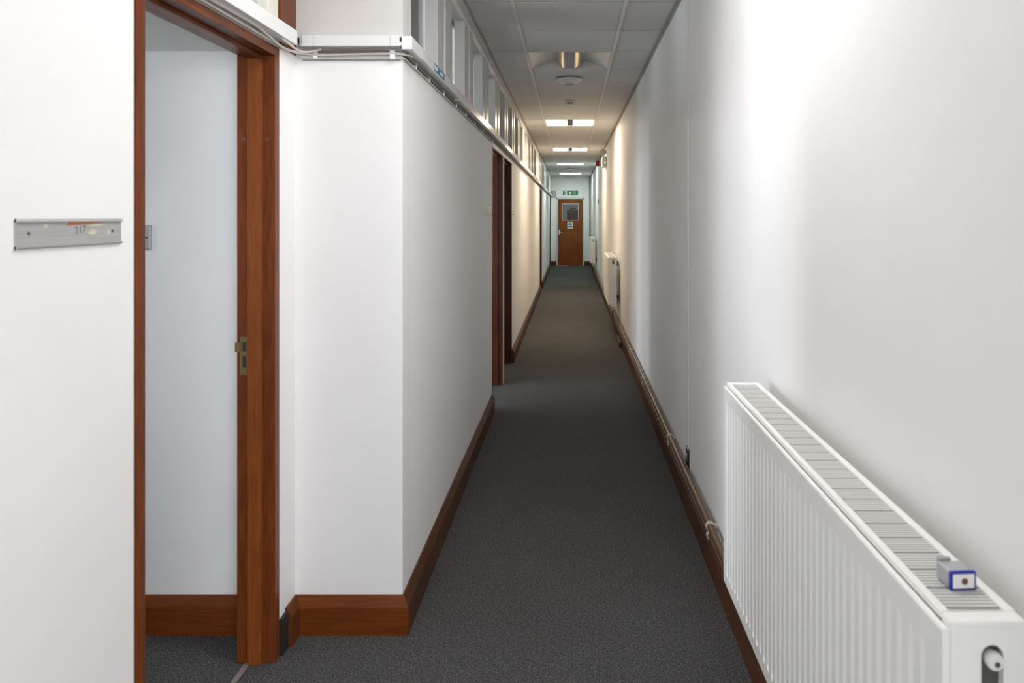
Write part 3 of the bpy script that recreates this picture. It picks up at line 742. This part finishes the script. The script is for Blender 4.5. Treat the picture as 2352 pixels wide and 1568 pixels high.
# ------------------------------------------------------------------ socket and painted conduit on the right wall
so = empty('wall_socket', 'black wall socket low on the right wall', 'socket', (XR, 3.655, 0.205))
MB().box(-0.010, -0.0005, -0.043, 0.043, 0, 0.086, 0.003).build('face_plate', 'black_gloss', so)
MB().box(-0.0125, -0.010, -0.016, 0.010, 0.030, 0.056, 0.001).build('switch_rocker', 'steel', so)
MB().box(-0.004, -0.0004, -0.052, -0.042, -0.008, 0.078).build('back_box_edge', 'pvc', so)
tag(MB().box(XR-0.0028, XR-0.0004, 3.662, 3.668, 0.292, HC-0.024).build('surface_conduit', 'pvc'), 'thin white painted conduit rising up the right wall from the socket', 'conduit')

wr = bpy.data.objects['wall_right']
for y_, z_, l_, a_ in ((4.88, 0.648, 0.05, 80), (4.10, 0.80, 0.035, 25), (4.02, 0.785, 0.03, 35), (3.26, 0.80, 0.05, 70), (3.22, 0.775, 0.04, 65), (2.20, 0.93, 0.012, 20)):
    ca, sa = math.cos(math.radians(a_)), math.sin(math.radians(a_))
    MB().prism([(y_-l_/2*ca, z_-l_/2*sa), (y_+0.0012, z_-0.0012), (y_+l_/2*ca, z_+l_/2*sa), (y_-0.0012, z_+0.0012)], 'x', XR-0.0005, XR-0.0001).build('scuff_mark', 'edge_grey', wr)
# ------------------------------------------------------------------ ceiling fittings
def dome(y, label):
    r = empty('emergency_light', label, 'light', (-0.012, y, HC), 'round white emergency ceiling lights')
    MB().lathe([(0.094, -0.0005), (0.098, -0.010), (0.090, -0.014)], (0, 0, 0), 'z', 32).build('base_ring', 'grey_plastic', r, True)
    MB().lathe([(0.112, -0.012), (0.113, -0.017), (0.085, -0.036), (0.052, -0.050), (0.048, -0.051)], (0, 0, 0), 'z', 36).build('bowl', 'white_plastic', r, True)
    MB().lathe([(0.044, -0.050), (0.042, -0.054)], (0, 0, 0), 'z', 24).build('lens', 'grey_plastic', r, True)
def smoke(y, label):
    r = empty('smoke_detector', label, 'smoke detector', (-0.010, y, HC), 'white smoke detectors on the ceiling')
    MB().lathe([(0.052, -0.0005), (0.052, -0.014), (0.046, -0.018)], (0, 0, 0), 'z', 24).build('base', 'white_plastic', r, True)
    MB().lathe([(0.034, -0.018), (0.034, -0.034)], (0, 0, 0), 'z', 20).build('chamber', 'dark_grey', r, True)
    for i in range(8):
        a = i*math.pi/4
        MB().box(-0.004, 0.004, 0.030, 0.038, -0.036, -0.016).build('vent_fin', 'white_plastic', r).rotation_euler = (0, 0, a)
    MB().lathe([(0.037, -0.034), (0.034, -0.042), (0.024, -0.045)], (0, 0, 0), 'z', 24).build('cap', 'white_plastic', r, True)
dome(6.20, 'round white emergency light dish just beyond the unlit luminaire')
dome(17.9, 'distant round emergency light between the two cool lights')
smoke(7.42, 'white smoke detector between the emergency dish and the first lit light')
smoke(18.7, 'distant smoke detector near the last cool light')

# ------------------------------------------------------------------ right wall fittings
em = empty('emergency_twin_spot', 'white emergency lamp unit with round spot and green LED on the right wall', 'light', (XR, 11.95, 2.26))
MB().box(-0.072, -0.0005, 0, 0.42, 0, 0.165, 0.008).build('battery_box', 'white_plastic', em, True)
for y_ in (0.05,):
    h = MB().lathe([(0.020, 0.060), (0.054, 0.030), (0.060, -0.012), (0.056, -0.018)], (-0.062, y_, 0.238), 'y', 28).build('lamp_head', 'white_plastic', em, True)
    MB().lathe([(0.051, -0.0175), (0.049, -0.0195)], (-0.062, y_, 0.238), 'y', 28).build('lens', 'lens_frost', h)
    MB().tube([(-0.045, y_+0.03, 0.160), (-0.055, y_+0.03, 0.20)], 0.010).build('swivel', 'white_plastic', em, True)
MB().lathe([(0.006, -0.003), (0.006, 0.001)], (-0.030, 0, 0.065), 'y', 12).build('indicator', 'led_green', em)
MB().lathe([(0.004, -0.002), (0.004, 0.001)], (-0.034, 0, 0.132), 'y', 10).build('test_button', 'dark', em)
ro = empty('alarm_sounder', 'red round alarm sounder high on the right wall', 'alarm', (XR, 14.7, 2.507))
MB().lathe([(0.052, -0.0005), (0.052, -0.022)], (0, 0, 0), 'x', 24).build('base', 'white_plastic', ro, True)
MB().lathe([(0.056, -0.022), (0.056, -0.074), (0.048, -0.092), (0.024, -0.098)], (0, 0, 0), 'x', 24).build('horn', 'red_plastic', ro, True)
gs = empty('grey_switch', 'small grey switch plate far along the right wall', 'switch', (XR, 15.5, 1.71))
MB().box(-0.016, -0.0005, -0.043, 0.043, 0, 0.098, 0.003).build('face_plate', 'grey_plastic', gs)
MB().box(-0.020, -0.016, -0.010, 0.010, 0.036, 0.062).build('rocker', 'dark_grey', gs)

# ------------------------------------------------------------------ fittings at the end wall
ex = empty('exit_sign', 'green fire exit sign with running man and arrow above the end door', 'sign', (-0.009, YE, 2.125))
MB().box(-0.222, 0.222, -0.006, -0.0005, -0.068, 0.068).build('backing', 'sign_green', ex)
def flatpoly(pts, mat, nm, y=-0.0062, par=ex): return MB().prism(pts, 'y', y-0.0006, y).build(nm, mat, par)
flatpoly([(-0.172, -0.060), (-0.096, -0.060), (-0.096, 0.060), (-0.172, 0.060)], 'sign_white', 'doorway_pictogram')
man = [(-0.118, 0.020), (-0.108, 0.006), (-0.118, 0.000), (-0.124, 0.006), (-0.130, -0.010), (-0.116, -0.030), (-0.112, -0.052), (-0.124, -0.052), (-0.128, -0.034),
       (-0.140, -0.020), (-0.150, -0.044), (-0.172, -0.044), (-0.172, -0.032), (-0.158, -0.032), (-0.148, -0.004), (-0.144, 0.014), (-0.158, 0.008), (-0.162, -0.006), (-0.172, -0.002), (-0.166, 0.018), (-0.146, 0.028), (-0.128, 0.026)]
flatpoly(man, 'sign_green', 'running_man', -0.0070)
flatpoly([(-0.127 + 0.011*math.cos(i*math.pi/6), 0.041 + 0.011*math.sin(i*math.pi/6)) for i in range(12)], 'sign_green', 'running_man', -0.0070)
flatpoly([(-0.008, 0.050), (0.036, 0.004), (0.036, -0.018), (0.006, 0.010), (0.006, -0.052), (-0.022, -0.052), (-0.022, 0.010), (-0.052, -0.018), (-0.052, 0.004)], 'sign_white', 'arrow')
flatpoly([(0.066, -0.068), (0.074, -0.068), (0.074, 0.068), (0.066, 0.068)], 'sign_white', 'divider')
text('lettering', 'Fire', 0.052, 'sign_white', ex, (0.082, -0.0066, 0.030), (math.radians(90), 0, 0), 0.0004, 'LEFT')
text('lettering', 'exit', 0.052, 'sign_white', ex, (0.082, -0.0066, -0.014), (math.radians(90), 0, 0), 0.0004, 'LEFT')
ds = empty('door_sign', 'white fire door sign with blue circle on the end door', 'sign', (-0.020, YE+0.002, 1.183))
MB().box(-0.079, 0.079, -0.003, -0.0003, -0.103, 0.103).build('backing', 'sign_white', ds)
flatpoly([(0.052*math.cos(i*math.pi/14), 0.036+0.052*math.sin(i*math.pi/14)) for i in range(28)], 'sign_blue', 'blue_disc', -0.0032, ds)
flatpoly([(-0.012, 0.076), (0.012, 0.076), (0.007, 0.018), (-0.007, 0.018)], 'sign_white', 'exclamation_mark', -0.0042, ds)
flatpoly([(0.010*math.cos(i*math.pi/6), 0.001+0.010*math.sin(i*math.pi/6)) for i in range(12)], 'sign_white', 'exclamation_mark', -0.0042, ds)
flatpoly([(-0.068, -0.066), (0.068, -0.066), (0.068, -0.028), (-0.068, -0.028)], 'sign_blue', 'text_band', -0.0032, ds)
text('lettering', 'Fire door', 0.034, 'sign_white', ds, (0, -0.0042, -0.047), (math.radians(90), 0, 0))
text('lettering', 'keep shut', 0.030, 'sign_blue', ds, (0, -0.0036, -0.083), (math.radians(90), 0, 0))
gb = empty('junction_box', 'grey metal junction box in the top left corner of the end wall', 'box', (-0.497, YE, 2.02))
MB().box(-0.074, 0.074, -0.07, -0.0005, 0, 0.165, 0.004).build('case', 'grey_plastic', gb)
MB().box(-0.078, 0.078, -0.076, -0.070, -0.003, 0.168, 0.002).build('lid', 'grey_plastic', gb)
MB().tube(smooth_path([(-0.05, -0.04, 0.002), (-0.06, -0.04, -0.02), (-0.085, -0.05, -0.035)]), 0.008).build('cable_tail', 'cable_brown', gb, True)
bh = empty('wall_vent', 'slim white vent strip at the top of the end wall', 'vent', (-0.016, YE, 2.505))
MB().box(-0.185, 0.185, -0.035, -0.0005, 0, 0.062, 0.006).build('case', 'white_plastic', bh)
for i in range(3): MB().box(-0.17, 0.17, -0.038, -0.035, 0.010+i*0.016, 0.016+i*0.016).build('slat', 'frame_white', bh)
vp = MB().tube([(0.556, YE-0.030, 0.45), (0.556, YE-0.030, HC-0.006)], 0.013, 10).build('riser_pipe', 'pipe_brown', None, True)
tag(vp, 'vertical brown riser pipe in the far right corner', 'pipe')
for z_ in (1.02, 1.25, 1.42, 1.72, 1.95, 2.15, 2.36):
    MB().box(0.538, 0.588, YE-0.046, YE-0.0005, z_, z_+0.02).build('pipe_bracket', 'pipe_clip', vp)
